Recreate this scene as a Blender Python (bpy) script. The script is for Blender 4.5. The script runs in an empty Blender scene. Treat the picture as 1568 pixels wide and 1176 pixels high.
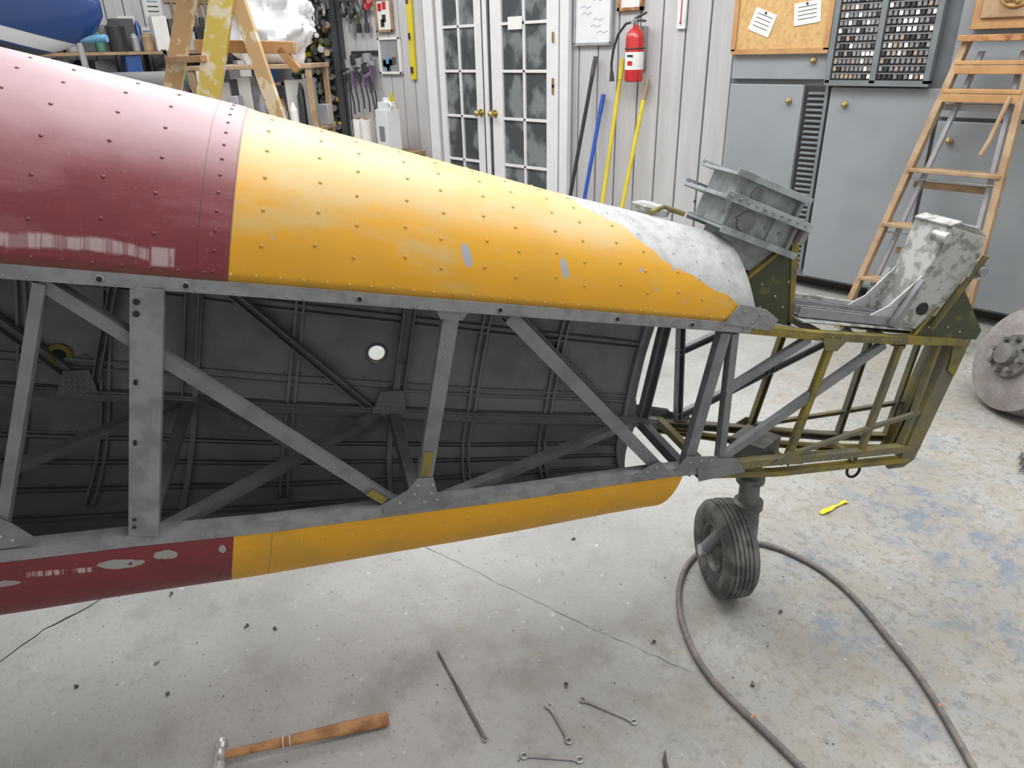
import bpy, bmesh, math, random
from mathutils import Vector, Matrix, noise as mnoise
random.seed(7)
V=Vector
scene=bpy.context.scene
scene.view_settings.view_transform='Standard'

# ------------------------------------------------------------------ helpers
def new_mat(name):
    m=bpy.data.materials.new(name); m.use_nodes=True
    return m, m.node_tree, m.node_tree.nodes["Principled BSDF"]
class NT:
    def __init__(s,nt): s.nt=nt
    def n(s,t,**k):
        x=s.nt.nodes.new(t)
        for a,b in k.items(): setattr(x,a,b)
        return x
    def l(s,a,b): s.nt.links.new(a,b)
    def val(s,sock,v):
        if isinstance(v,bpy.types.NodeSocket): s.l(v,sock)
        else: sock.default_value=v
    def math(s,op,a,b=0.0,c=None,clamp=False):
        x=s.n('ShaderNodeMath',operation=op); x.use_clamp=clamp
        s.val(x.inputs[0],a); s.val(x.inputs[1],b)
        if c is not None: s.val(x.inputs[2],c)
        return x.outputs[0]
    def mix(s,f,a,b):
        x=s.n('ShaderNodeMix',data_type='RGBA')
        s.val(x.inputs['Factor'],f)
        for i,v in ((6,a),(7,b)):
            if isinstance(v,bpy.types.NodeSocket): s.l(v,x.inputs[i])
            else: x.inputs[i].default_value=(*v,1)
        return x.outputs[2]
    def noise(s,vec,scale,detail=4,rough=.55):
        x=s.n('ShaderNodeTexNoise'); x.inputs['Scale'].default_value=scale
        x.inputs['Detail'].default_value=detail; x.inputs['Roughness'].default_value=rough
        if vec is not None: s.l(vec,x.inputs['Vector'])
        return x.outputs['Fac']
    def step(s,v,lo,hi):
        x=s.n('ShaderNodeMapRange'); x.interpolation_type='SMOOTHSTEP'
        s.l(v,x.inputs[0]); s.val(x.inputs[1],lo); s.val(x.inputs[2],hi)
        return x.outputs[0]
    def bump(s,h,strength,dist,bsdf):
        x=s.n('ShaderNodeBump'); x.inputs['Strength'].default_value=strength; x.inputs['Distance'].default_value=dist
        s.l(h,x.inputs['Height']); s.l(x.outputs[0],bsdf.inputs['Normal'])
def simple(name,col,rough=.6,metal=0,var=.15,scale=8,col2=None,bump=0,coat=0,th=(.4,.65)):
    m,nt,b=new_mat(name); N=NT(nt)
    tc=N.n('ShaderNodeTexCoord'); v=tc.outputs['Object']
    f=N.noise(v,scale,5)
    c2=col2 if col2 else tuple(x*(1-var) for x in col)
    c=N.mix(N.step(f,*th),col,c2)
    N.l(c,b.inputs['Base Color'])
    b.inputs['Roughness'].default_value=rough; b.inputs['Metallic'].default_value=metal
    b.inputs['Coat Weight'].default_value=coat
    if bump: N.bump(N.noise(v,scale*6,3),bump,.01,b)
    return m

class MB:
    def __init__(s,name,mats,xf=None):
        s.name=name; s.mats=mats if isinstance(mats,list) else [mats]; s.bm=bmesh.new(); s.xf=xf
    def face(s,vs,mat=0):
        try:
            f=s.bm.faces.new(vs); f.material_index=mat; return f
        except ValueError: return None
    def v(s,p): return s.bm.verts.new(p)
    def box(s,c,size,rot=None,mat=0):
        c=V(c); hx,hy,hz=[d/2 for d in size]; vs=[]
        for x in(-hx,hx):
            for y in(-hy,hy):
                for z in(-hz,hz):
                    p=V((x,y,z))
                    if rot is not None: p=rot@p
                    vs.append(s.v(c+p))
        for q in((0,1,3,2),(4,6,7,5),(0,4,5,1),(2,3,7,6),(0,2,6,4),(1,5,7,3)): s.face([vs[i] for i in q],mat)
    def rings(s,rings,mat=0,caps=True,closed=True):
        R=[[s.v(p) for p in r] for r in rings]
        n=len(R[0])
        for a,b in zip(R[:-1],R[1:]):
            for i in range(n if closed else n-1):
                j=(i+1)%n; s.face([a[i],a[j],b[j],b[i]],mat)
        if caps: s.face(R[0][::-1],mat); s.face(R[-1],mat)
    def frame(s,d):
        d=d.normalized(); u=d.cross(V((0,0,1)))
        if u.length<.05: u=d.cross(V((1,0,0)))
        u.normalize(); return u,d.cross(u).normalized()
    def cyl(s,p,q,r,r2=None,seg=16,mat=0,caps=True):
        p=V(p);q=V(q); r2=r if r2 is None else r2; u,w=s.frame(q-p)
        rg=[[c+u*(rr*math.cos(2*math.pi*i/seg))+w*(rr*math.sin(2*math.pi*i/seg)) for i in range(seg)] for c,rr in((p,r),(q,r2))]
        s.rings(rg,mat,caps)
    def lathe(s,p,d,prof,seg=32,mat=0,caps=True):
        p=V(p); d=V(d).normalized(); u,w=s.frame(d)
        rg=[[p+d*h+u*(r*math.cos(2*math.pi*i/seg))+w*(r*math.sin(2*math.pi*i/seg)) for i in range(seg)] for h,r in prof]
        s.rings(rg,mat,caps)
    def torus(s,c,ax,R,r,seg=24,sg=8,mat=0):
        c=V(c);ax=V(ax).normalized();u,w=s.frame(ax)
        rg=[]
        for i in range(seg+1):
            a=2*math.pi*i/seg; d=u*math.cos(a)+w*math.sin(a)
            rg.append([c+d*(R+r*math.cos(2*math.pi*j/sg))+ax*(r*math.sin(2*math.pi*j/sg)) for j in range(sg)])
        s.rings(rg,mat,False)
    def path(s,pts,r,seg=10,mat=0):
        pts=[V(p) for p in pts]; rg=[]; pu=None
        for i,p in enumerate(pts):
            d=(pts[min(i+1,len(pts)-1)]-pts[max(i-1,0)]).normalized()
            if pu is None: pu,_=s.frame(d)
            u=(pu-d*pu.dot(d)).normalized(); pu=u; w=d.cross(u)
            rr=r[i] if isinstance(r,(list,tuple)) else r
            rg.append([p+u*(rr*math.cos(2*math.pi*k/seg))+w*(rr*math.sin(2*math.pi*k/seg)) for k in range(seg)])
        s.rings(rg,mat,True)
    def sphere(s,c,r,seg=12,rg=8,mat=0,sc=(1,1,1)):
        c=V(c); L=[]
        for j in range(rg+1):
            a=math.pi*j/rg; rr=max(math.sin(a),.02)
            L.append([c+V((r*rr*math.cos(2*math.pi*i/seg)*sc[0],r*rr*math.sin(2*math.pi*i/seg)*sc[1],-r*math.cos(a)*sc[2])) for i in range(seg)])
        s.rings(L,mat,True)
    def dome(s,c,n,r,mat=0,seg=8):
        c=V(c);n=V(n).normalized();u,w=s.frame(n)
        L=[]
        for h,k in((-.1,1),(.35,.85),(.6,.4)):
            L.append([c+n*(r*h)+u*(r*k*math.cos(2*math.pi*i/seg))+w*(r*k*math.sin(2*math.pi*i/seg)) for i in range(seg)])
        s.rings(L,mat,True)
    def plate(s,pts,ext,mat=0):
        ext=V(ext); s.rings([[V(p) for p in pts],[V(p)+ext for p in pts]],mat,True)
    def chan(s,p,q,wd,w,dp,depth,t=.004,mat=0):
        p=V(p);q=V(q); d=(q-p).normalized(); wd=V(wd); wd=(wd-d*wd.dot(d)).normalized()
        dp=V(dp); dp=(dp-d*dp.dot(d)-wd*dp.dot(wd)).normalized()
        h=w/2
        pr=[(-h,0),(h,0),(h,depth),(h-t,depth),(h-t,t),(-h+t,t),(-h+t,depth),(-h,depth)]
        r=[[c+wd*a+dp*b for a,b in pr] for c in(p,q)]
        A=[s.v(x) for x in r[0]];B=[s.v(x) for x in r[1]]
        for i in range(8): j=(i+1)%8; s.face([A[i],A[j],B[j],B[i]],mat)
    def done(s,parent=None,smooth=30,bevel=0,loc=None):
        bm=s.bm
        bmesh.ops.recalc_face_normals(bm,faces=bm.faces)
        me=bpy.data.meshes.new(s.name)
        if s.xf is not None: bmesh.ops.transform(bm,matrix=s.xf,verts=bm.verts)
        bm.to_mesh(me); bm.free()
        for m in s.mats: me.materials.append(m)
        for p in me.polygons: p.use_smooth=True
        me.set_sharp_from_angle(angle=math.radians(smooth))
        o=bpy.data.objects.new(s.name,me); bpy.context.collection.objects.link(o)
        if parent: o.parent=parent
        if bevel:
            b=o.modifiers.new('bevel','BEVEL'); b.width=bevel; b.segments=2; b.limit_method='ANGLE'
        return o
def empty(name,mtx=None):
    e=bpy.data.objects.new(name,None); bpy.context.collection.objects.link(e)
    if mtx is not None: e.matrix_world=mtx
    return e
def interp(T,x):
    if x<=T[0][0]:
        (a,b),(c,d)=T[0],T[1]
    elif x>=T[-1][0]:
        (a,b),(c,d)=T[-2],T[-1]
    else:
        for (a,b),(c,d) in zip(T[:-1],T[1:]):
            if a<=x<=c: break
    return b+(d-b)*(x-a)/(c-a)

# ------------------------------------------------------------------ camera
th=math.radians(25.1); az=math.radians(44.6)
F=V((-math.cos(az),math.sin(az),0)); R=V((F.y,-F.x,0)); Z=V((0,0,1))
fwd=F*math.cos(th)-Z*math.sin(th); up0=F*math.sin(th)+Z*math.cos(th)
right=(R*.9997-up0*.0237).normalized(); up=(up0*.9997+R*.0237).normalized()
cd=bpy.data.cameras.new("camera"); cd.sensor_width=36; cd.lens=1087/1568*36; cd.clip_start=.05
cam=bpy.data.objects.new("camera",cd); bpy.context.collection.objects.link(cam)
mr=Matrix((right,up,-fwd)).transposed().to_4x4(); mr.translation=V((0,0,1.5)); cam.matrix_world=mr
scene.camera=cam

# ------------------------------------------------------------------ materials
def mat_floor():
    m,nt,b=new_mat("concrete_floor"); N=NT(nt)
    tc=N.n('ShaderNodeTexCoord'); v=tc.outputs['Object']
    sp=N.n('ShaderNodeSeparateXYZ'); N.l(v,sp.inputs[0])
    big=N.noise(v,1.3,6,.6); med=N.noise(v,7,6,.65); fine=N.noise(v,60,4,.7)
    c=N.mix(N.step(big,.35,.65),(.255,.255,.245),(.345,.345,.335))
    c=N.mix(N.math('MULTIPLY',N.step(med,.50,.7),.40),c,(.205,.20,.185))
    c=N.mix(N.math('MULTIPLY',N.step(fine,.56,.75),.40),c,(.14,.14,.125))
    c=N.mix(N.math('MULTIPLY',N.step(N.noise(v,38,2,.5),.70,.74),.55),c,(.52,.52,.50))
    c=N.mix(N.math('MULTIPLY',N.step(N.noise(v,21,2,.5),.745,.755),.4),c,(.58,.57,.52))
    c=N.mix(N.math('MULTIPLY',N.step(N.noise(v,33,3,.6),.69,.73),.6),c,(.10,.10,.09))
    wx=N.step(N.math('ADD',N.math('MULTIPLY',sp.outputs[0],1.0),N.math('MULTIPLY',sp.outputs[1],.35)),-.65,.25)
    sk=N.step(N.noise(v,30,6,.8),.51,.58)
    c=N.mix(N.math('MULTIPLY',N.math('MULTIPLY',wx,sk),.66),c,(.155,.15,.13))
    c=N.mix(N.math('MULTIPLY',N.math('MULTIPLY',wx,N.step(med,.35,.6)),.45),c,(.30,.258,.195))
    sk2=N.step(N.noise(v,75,4,.75),.55,.62)
    c=N.mix(N.math('MULTIPLY',sk2,.25),c,(.14,.135,.12))
    def patch(cx,cy,r):
        dx=N.math('SUBTRACT',sp.outputs[0],cx); dy=N.math('SUBTRACT',sp.outputs[1],cy)
        d=N.math('SQRT',N.math('ADD',N.math('MULTIPLY',dx,dx),N.math('MULTIPLY',dy,dy)))
        return N.step(N.math('SUBTRACT',r,d),-.12*1.0,.12)
    tot=None
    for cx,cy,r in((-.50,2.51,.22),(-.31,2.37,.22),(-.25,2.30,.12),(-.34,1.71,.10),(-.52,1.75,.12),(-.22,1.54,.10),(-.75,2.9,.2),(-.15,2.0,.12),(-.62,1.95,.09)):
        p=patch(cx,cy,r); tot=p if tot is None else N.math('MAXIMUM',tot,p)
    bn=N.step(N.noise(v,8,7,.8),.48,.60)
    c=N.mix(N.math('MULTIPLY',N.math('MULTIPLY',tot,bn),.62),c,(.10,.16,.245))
    tot=None
    for cx,cy,r in((-.95,.80,.10),(-.72,1.02,.05),(-.80,1.16,.12),(-1.2,.75,.08),(-.70,.99,.02),(-.75,1.30,.12),(-1.0,1.0,.1)):
        p=patch(cx,cy,r); tot=p if tot is None else N.math('MAXIMUM',tot,p)
    c=N.mix(N.math('MULTIPLY',N.math('MULTIPLY',tot,N.step(med,.40,.6)),.5),c,(.13,.125,.11))
    N.l(c,b.inputs['Base Color'])
    N.l(N.math('ADD',N.math('MULTIPLY',med,.35),.38),b.inputs['Roughness'])
    N.bump(N.math('ADD',fine,med),.15,.004,b)
    return m
def mat_skin(belly=False):
    m,nt,b=new_mat("fuselage_belly_paint" if belly else "fuselage_deck_paint"); N=NT(nt)
    tc=N.n('ShaderNodeTexCoord'); v=tc.outputs['Object']
    sp=N.n('ShaderNodeSeparateXYZ'); N.l(v,sp.inputs[0]); X,Y,Zz=sp.outputs
    n1=N.noise(v,5,6,.6); n2=N.noise(v,22,5,.65); n3=N.noise(v,90,3,.6)
    yel=N.mix(N.step(n1,.35,.7),(.62,.305,.004),(.56,.285,.010))
    red=N.mix(N.step(n1,.35,.7),(.170,.019,.026),(.145,.017,.023))
    isred=N.step(X,1.330 if belly else 1.376,1.332 if belly else 1.378)
    base=N.mix(isred,yel,red)
    if not belly:
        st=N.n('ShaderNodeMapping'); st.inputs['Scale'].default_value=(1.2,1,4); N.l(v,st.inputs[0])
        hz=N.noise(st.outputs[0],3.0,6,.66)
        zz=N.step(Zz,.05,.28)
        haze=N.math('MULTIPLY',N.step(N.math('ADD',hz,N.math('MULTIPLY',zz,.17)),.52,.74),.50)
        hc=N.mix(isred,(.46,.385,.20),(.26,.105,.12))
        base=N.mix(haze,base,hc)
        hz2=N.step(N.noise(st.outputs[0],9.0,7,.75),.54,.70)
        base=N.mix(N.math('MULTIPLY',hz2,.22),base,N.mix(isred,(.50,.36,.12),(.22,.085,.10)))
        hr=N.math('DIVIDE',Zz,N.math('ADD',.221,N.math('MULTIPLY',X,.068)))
        crown_sheen=N.math('MULTIPLY',N.step(hr,.50,1.02),N.math('ADD',.42,N.math('MULTIPLY',isred,.24)))  # top paled: overhead sheen painted into the colour, along with faded paint
        base=N.mix(crown_sheen,base,N.mix(isred,(.56,.49,.32),(.42,.31,.335)))
        zb=N.math('ADD',N.math('MULTIPLY',X,.40),.030)
        zb=N.math('ADD',zb,N.math('MULTIPLY',N.math('SUBTRACT',n1,.5),.07))
        bare=N.step(N.math('SUBTRACT',Zz,zb),-.001,.002)
        met=N.mix(N.step(n2,.35,.70),(.43,.445,.435),(.30,.31,.31))
        base=N.mix(bare,base,met)
        def chip(cx,cz,rx,rz,tilt):
            dx=N.math('ADD',N.math('SUBTRACT',X,cx),N.math('MULTIPLY',N.math('SUBTRACT',Zz,cz),tilt)); dz=N.math('SUBTRACT',Zz,cz)
            a=N.math('DIVIDE',dx,rx); c=N.math('DIVIDE',dz,rz)
            d=N.math('ADD',N.math('MULTIPLY',a,a),N.math('MULTIPLY',c,c))
            d=N.math('ADD',d,N.math('MULTIPLY',N.math('SUBTRACT',n2,.5),1.0))
            return N.step(N.math('SUBTRACT',1,d),0,.15)
        for args in((.872,.107,.012,.028,-.35),(.612,.102,.011,.024,-.35),(.385,.118,.006,.006,0),(.28,.13,.008,.005,0),(.33,.075,.004,.006,0)):
            base=N.mix(chip(*args),base,(.31,.33,.35))
        chips=N.math('MULTIPLY',N.step(N.noise(v,34,3,.6),.70,.72),N.math('SUBTRACT',1,isred))
        base=N.mix(N.math('MULTIPLY',chips,.6),base,(.36,.33,.26))
        sc=N.n('ShaderNodeMapping'); sc.inputs['Scale'].default_value=(120,4,5); sc.inputs['Rotation'].default_value=(0,.5,0); N.l(v,sc.inputs[0])
        scr=N.step(N.noise(sc.outputs[0],1,3,.6),.42,.55)
        cz=N.math('ABSOLUTE',N.math('SUBTRACT',Zz,N.math('ADD',.050,N.math('MULTIPLY',N.math('SUBTRACT',n1,.5),.06))))
        band=N.math('MULTIPLY',N.step(N.math('SUBTRACT',.012,cz),-.004,.004),N.step(X,1.515,1.52))
        cz2=N.math('ABSOLUTE',N.math('SUBTRACT',Zz,.042)); cx2=N.math('ABSOLUTE',N.math('SUBTRACT',X,1.495))
        sq=N.math('MULTIPLY',N.step(N.math('SUBTRACT',.018,cz2),-.003,.003),N.step(N.math('SUBTRACT',.020,cx2),-.003,.003))
        base=N.mix(N.math('MULTIPLY',N.math('MAXIMUM',band,sq),N.math('ADD',.30,N.math('MULTIPLY',scr,.40))),base,(.48,.40,.39))
        seam=N.math('LESS_THAN',N.math('ABSOLUTE',N.math('SUBTRACT',X,1.377)),.0022)
        seam2=N.math('LESS_THAN',N.math('ABSOLUTE',N.math('SUBTRACT',X,1.435)),.0011)
        base=N.mix(N.math('MULTIPLY',N.math('MAXIMUM',seam,seam2),.6),base,(.07,.02,.02))
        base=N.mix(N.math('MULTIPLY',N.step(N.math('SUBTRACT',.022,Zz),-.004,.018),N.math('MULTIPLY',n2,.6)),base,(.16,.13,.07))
    else:
        def chip(cx,cz,rx,rz):
            a=N.math('DIVIDE',N.math('SUBTRACT',X,cx),rx); c=N.math('DIVIDE',N.math('SUBTRACT',Zz,cz),rz)
            d=N.math('ADD',N.math('MULTIPLY',a,a),N.math('MULTIPLY',c,c))
            d=N.math('ADD',d,N.math('MULTIPLY',N.math('SUBTRACT',n1,.5),3.2))
            d=N.math('ADD',d,N.math('MULTIPLY',N.math('SUBTRACT',n2,.5),1.8))
            return N.step(N.math('SUBTRACT',1,d),0,.1)
        for args in((1.56,-.676,.046,.013),(1.475,-.660,.026,.014),(1.78,-.706,.03,.010),(1.355,-.655,.007,.011)):
            base=N.mix(chip(*args),base,(.28,.275,.255))
        sc=N.n('ShaderNodeMapping'); sc.inputs['Scale'].default_value=(140,4,5); N.l(v,sc.inputs[0])
        scr=N.step(N.noise(sc.outputs[0],1,3,.6),.45,.55)
        bd=N.math('MULTIPLY',N.step(N.math('SUBTRACT',.007,N.math('ABSOLUTE',N.math('ADD',Zz,.686))),-.002,.002),N.step(N.math('SUBTRACT',.06,N.math('ABSOLUTE',N.math('SUBTRACT',X,1.68))),-.003,.003))
        base=N.mix(N.math('MULTIPLY',N.math('MULTIPLY',bd,scr),.8),base,(.45,.38,.36))
        seam=N.math('LESS_THAN',N.math('ABSOLUTE',N.math('SUBTRACT',X,1.245)),.0015)
        base=N.mix(N.math('MULTIPLY',seam,.6),base,(.2,.1,.02))
        base=N.mix(N.math('MULTIPLY',N.step(n1,.5,.7),.25),base,N.mix(isred,(.34,.20,.04),(.09,.02,.02)))
    base=N.mix(N.math('MULTIPLY',N.step(n3,.62,.75),.25),base,(.25,.23,.18))
    N.l(base,b.inputs['Base Color'])
    b.inputs['Roughness'].default_value=.5; b.inputs['Coat Weight'].default_value=.06; b.inputs['Coat Roughness'].default_value=.35
    dent=N.noise(v,4.5,2,.4)
    N.bump(N.math('ADD',dent,N.math('MULTIPLY',n3,.015)),.25,.03,b)
    return m
def mat_wall():
    m,nt,b=new_mat("painted_siding"); N=NT(nt)
    tc=N.n('ShaderNodeTexCoord'); v=tc.outputs['Object']
    mp=N.n('ShaderNodeMapping'); mp.inputs['Scale'].default_value=(3,3,.3); N.l(v,mp.inputs[0])
    f=N.noise(mp.outputs[0],4,6,.6)
    c=N.mix(N.step(f,.3,.7),(.50,.495,.495),(.43,.425,.43))
    N.l(c,b.inputs['Base Color']); b.inputs['Roughness'].default_value=.6
    N.bump(N.noise(mp.outputs[0],40,3),.2,.01,b)
    return m
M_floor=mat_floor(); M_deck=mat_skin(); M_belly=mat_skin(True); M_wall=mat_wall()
M_int=simple("interior_dark_grey",(.20,.205,.215),.5,0,col2=(.145,.15,.16),scale=6,bump=.1)
M_str=simple("stringer_grey",(.10,.104,.112),.45,0,col2=(.075,.08,.085),scale=10)
M_frame=simple("frame_grey_paint",(.165,.17,.178),.5,0,col2=(.125,.13,.14),scale=14)
M_frame2=simple("longeron_grey",(.215,.218,.222),.5,0,col2=(.15,.155,.16),scale=20)
M_olive=simple("yellow_green_primer",(.20,.155,.022),.5,0,col2=(.10,.088,.035),scale=9,th=(.40,.62))
M_tailf=simple("worn_tail_frame",(.105,.098,.068),.5,0,col2=(.15,.125,.045),scale=9,th=(.42,.62))
M_green=simple("dark_green_primer",(.035,.045,.018),.45,0,col2=(.13,.12,.025),scale=16,th=(.55,.70))
M_alum=simple("bare_aluminium",(.44,.45,.445),.38,.3,col2=(.23,.235,.21),scale=26,th=(.45,.62))
M_lgrey=simple("light_grey_fitting",(.30,.335,.35),.45,0,col2=(.19,.21,.215),scale=18)
M_hole=simple("shadow_black",(.012,.012,.012),.8)
M_rivet=simple("rivet_grey",(.24,.24,.24),.45,.2)
M_ry=simple("rivet_yellow",(.48,.29,.05),.5); M_rr=simple("rivet_red",(.13,.022,.028),.45); M_rb=simple("rivet_bare",(.34,.345,.34),.5)
M_rubber=simple("tyre_rubber",(.050,.050,.050),.75,col2=(.13,.125,.115),scale=14)
M_steel=simple("steel",(.45,.45,.45),.35,.7,col2=(.3,.3,.3))
M_dsteel=simple("dirty_steel",(.15,.145,.135),.55,.3,col2=(.08,.075,.07),scale=14)
M_wood=simple("ladder_wood",(.36,.25,.15),.6,col2=(.27,.17,.09),scale=9)
M_woodp=simple("paint_splattered_wood",(.46,.31,.15),.6,col2=(.60,.52,.36),scale=14,th=(.52,.58))
M_yelp=simple("yellow_painted_wood",(.52,.40,.08),.5,col2=(.60,.55,.40),scale=14,th=(.5,.58))
M_orw=simple("orange_wood",(.44,.25,.105),.5,col2=(.36,.19,.075),scale=7)
M_hick=simple("hickory_handle",(.40,.20,.075),.5,col2=(.22,.09,.03),scale=22)
M_white=simple("white_paint",(.66,.67,.68),.45,var=.06)
M_doorw=simple("door_white",(.66,.665,.67),.4,var=.05)
M_paper=simple("paper",(.72,.71,.68),.8,var=.06)
M_cab=simple("cabinet_grey",(.245,.265,.28),.42,col2=(.22,.24,.256),scale=3)
M_cab2=simple("cabinet_edge_grey",(.16,.178,.19),.45)
M_cork=simple("cork",(.54,.35,.15),.85,col2=(.46,.28,.11),scale=40)
M_brass=simple("brass",(.5,.36,.14),.3,.8)
M_redp=simple("extinguisher_red",(.48,.018,.02),.3,coat=.5,var=.1)
M_blue=simple("blue_paint",(.02,.075,.26),.3,coat=.4,var=.1)
M_lblue=simple("light_blue_paint",(.13,.33,.52),.4,var=.1)
M_mblue=simple("broom_blue",(.02,.08,.42),.4)
M_yel=simple("yellow_plastic",(.66,.53,.03),.4,var=.15)
M_blk=simple("black_plastic",(.03,.03,.032),.45)
M_dgrey=simple("dark_grey",(.07,.074,.08),.6)
M_groove=simple("siding_groove",(.16,.16,.165),.8)
M_mgrey=simple("mid_grey",(.20,.20,.21),.6)
M_hose=simple("air_hose_rubber",(.12,.115,.115),.6,col2=(.20,.165,.15),scale=30)
M_rust=simple("cast_iron_drum",(.185,.165,.155),.65,.1,col2=(.25,.235,.225),scale=12,bump=.3)
M_orange=simple("orange_fleck",(.7,.2,.06),.6)
M_greenbox=simple("green_box",(.07,.20,.14),.6); M_silver=simple("silver_can",(.40,.40,.42),.4,.4)
M_tan=simple("tan_tag",(.36,.27,.19),.6)
def mat_glass():
    m,nt,b=new_mat("door_glass"); N=NT(nt); tc=N.n('ShaderNodeTexCoord'); v=tc.outputs['Object']
    mp=N.n('ShaderNodeMapping'); mp.inputs['Scale'].default_value=(2.2,1,1.6); N.l(v,mp.inputs[0])
    c=N.mix(N.step(N.noise(mp.outputs[0],2.6,4,.5),.42,.6),(.06,.068,.072),(.18,.195,.20))  # reflections and the dim room beyond, painted as grey mottling
    N.l(c,b.inputs['Base Color']); b.inputs['Roughness'].default_value=.08
    return m
M_glass=mat_glass()

# ------------------------------------------------------------------ room
fl=MB("floor",M_floor); fl.box((-2,2,-.05),(20,14,.1)); floor=fl.done()
wb=MB("wall_back",[M_wall,M_groove])
wb.box((-2.5,5.03,1.6),(14,.10,3.2),mat=1)
x=-9.35
while x<4:
    wb.box((x+.1,4.968,1.6),(.186,.024,3.2)); x+=.2
wall_back=wb.done(bevel=.003)
wl=MB("wall_left",[M_wall,M_groove]); wl.box((-9.45,1.0,1.6),(.10,8.0,3.2),mat=1)
y=-2.9
while y<4.9: wl.box((-9.392,y+.1,1.6),(.03,.186,3.2)); y+=.2
wall_left=wl.done()
ck=MB("floor_crack",M_hole)
def crack(pts,w):
    out=[]
    for a,b in zip(pts[:-1],pts[1:]):
        a=V((*a,0));b=V((*b,0)); n=max(2,int((b-a).length/.03))
        for i in range(n): out.append(a.lerp(b,i/n)+V((random.uniform(-.004,.004),random.uniform(-.004,.004),0)))
    out.append(V((*pts[-1],0)))
    L=[]
    for i,p in enumerate(out):
        d=(out[min(i+1,len(out)-1)]-out[max(i-1,0)]).normalized(); nn=V((-d.y,d.x,0))*w*random.uniform(.4,1.2)
        L.append((ck.v(p+nn+V((0,0,.0012))),ck.v(p-nn+V((0,0,.0012)))))
    for a,b in zip(L[:-1],L[1:]): ck.face([a[0],b[0],b[1],a[1]])
crack([(-2.03,-.1),(-2.05,.01),(-2.10,.13),(-2.12,.35),(-2.2,.7),(-2.3,1.2),(-2.35,2)],.0026)
crack([(-2.05,1.0),(-1.58,1.14),(-1.29,1.18),(-.96,1.23),(-.66,1.29)],.0006)
ck.done(floor)

# ------------------------------------------------------------------ french door
dr=MB("door_1",[M_doorw,M_glass,M_brass,M_dgrey,M_paper])
YF=4.90
def leaf(x0,x1,g0,g1):
    zt=2.14
    dr.box(((x0+g0)/2,YF,zt/2+.02),(g0-x0,.045,zt)); dr.box(((x1+g1)/2,YF,zt/2+.02),(x1-g1,.045,zt))
    dr.box(((g0+g1)/2,YF,.09),(g1-g0,.045,.14)); dr.box(((g0+g1)/2,YF,2.13),(g1-g0,.045,.08))
    dr.box(((g0+g1)/2,YF+.005,1.1),(g1-g0,.012,2.0),mat=1)
    dr.box(((g0+g1)/2,YF-.004,1.1),(.024,.032,2.0))
    for z in(.53,.94,1.34,1.72): dr.box(((g0+g1)/2,YF-.004,z),(g1-g0,.032,.024))
leaf(-5.86,-5.22,-5.78,-5.33); leaf(-5.12,-4.31,-4.98,-4.44)
dr.box((-5.17,YF-.02,1.08),(.05,.05,2.14)); dr.box((-5.215,YF-.01,1.08),(.016,.05,2.14),mat=3); dr.box((-5.135,YF-.01,1.08),(.014,.05,2.14),mat=3)
dr.box((-5.98,YF+.0,1.12),(.14,.05,2.24)); dr.box((-4.245,YF,1.12),(.09,.05,2.24)); dr.box((-5.1,YF,2.24),(1.9,.05,.1))
for x in(-5.27,-5.08):
    dr.cyl((x,YF-.02,.98),(x,YF-.07,.98),.014,mat=2); dr.sphere((x,YF-.085,.98),.030,mat=2); dr.cyl((x,YF-.018,.98),(x,YF-.03,.98),.035,mat=2)
dr.box((-4.80,YF-.03,1.72),(.17,.004,.10),mat=4)
for z in (1.2,1.25,1.6): dr.box((-4.36,YF-.03,z),(.02,.01,.08),mat=2)
dr.done(bevel=.003)

# ------------------------------------------------------------------ wall fixtures
wbd=MB("whiteboard",[M_white,M_silver,M_blue])
wbd.box((-3.985,4.935,1.82),(.36,.02,.56))
for a in(((-3.985,4.93,1.54),(.38,.03,.02)),((-3.985,4.93,2.10),(.38,.03,.02)),((-3.80,4.93,1.82),(.02,.03,.56)),((-4.17,4.93,1.82),(.02,.03,.56))): wbd.box(*a,mat=1)
for i in range(9):
    a=V((-4.12+random.random()*.2,4.924,1.62+i*.045)); wbd.path([a,a+V((.03,0,.012)),a+V((.06,0,-.005)),a+V((.1,0,.01))],.0015,4,mat=2)
wbd.done()
def pic(name,x0,x1,z0,z1,mats,inner):
    o=MB(name,mats); t=.022
    o.box(((x0+x1)/2,4.942,(z0+z1)/2),(x1-x0-.01,.012,z1-z0-.01),mat=1)
    for c,s in((((x0+x1)/2,4.935,z0+t/2),(x1-x0,.03,t)),(((x0+x1)/2,4.935,z1-t/2),(x1-x0,.03,t)),((x0+t/2,4.935,(z0+z1)/2),(t,.03,z1-z0)),((x1-t/2,4.935,(z0+z1)/2),(t,.03,z1-z0))): o.box(c,s)
    for i in range(inner):
        o.box((random.uniform(x0+.06,x1-.06),4.934,random.uniform(z0+.06,z1-.06)),(.06,.004,.07),mat=2+i%2)
    return o.done()
pic("picture_frame",-3.75,-3.52,1.76,2.02,[M_hick,M_white,M_wood,M_redp],2)
pic("picture_frame",-6.90,-6.62,1.71,2.03,[M_wood,M_paper,M_redp,M_blk],4)
pic("picture_frame",-6.90,-6.53,1.31,1.66,[M_paper,M_silver,M_dgrey,M_lblue],8)
lv=MB("spirit_level",[M_yel,M_blk]); rot=Matrix.Rotation(.02,3,'Y')
lv.box((-6.33,4.935,1.66),(.07,.03,.80),rot); lv.box((-6.33,4.922,1.66),(.03,.02,.70),rot,mat=0)
for z in(1.35,1.66,1.98): lv.cyl((-6.33,4.91,z-.03),(-6.33,4.91,z+.03),.014,mat=1)
lv.done(wall_back,bevel=.003)
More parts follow.
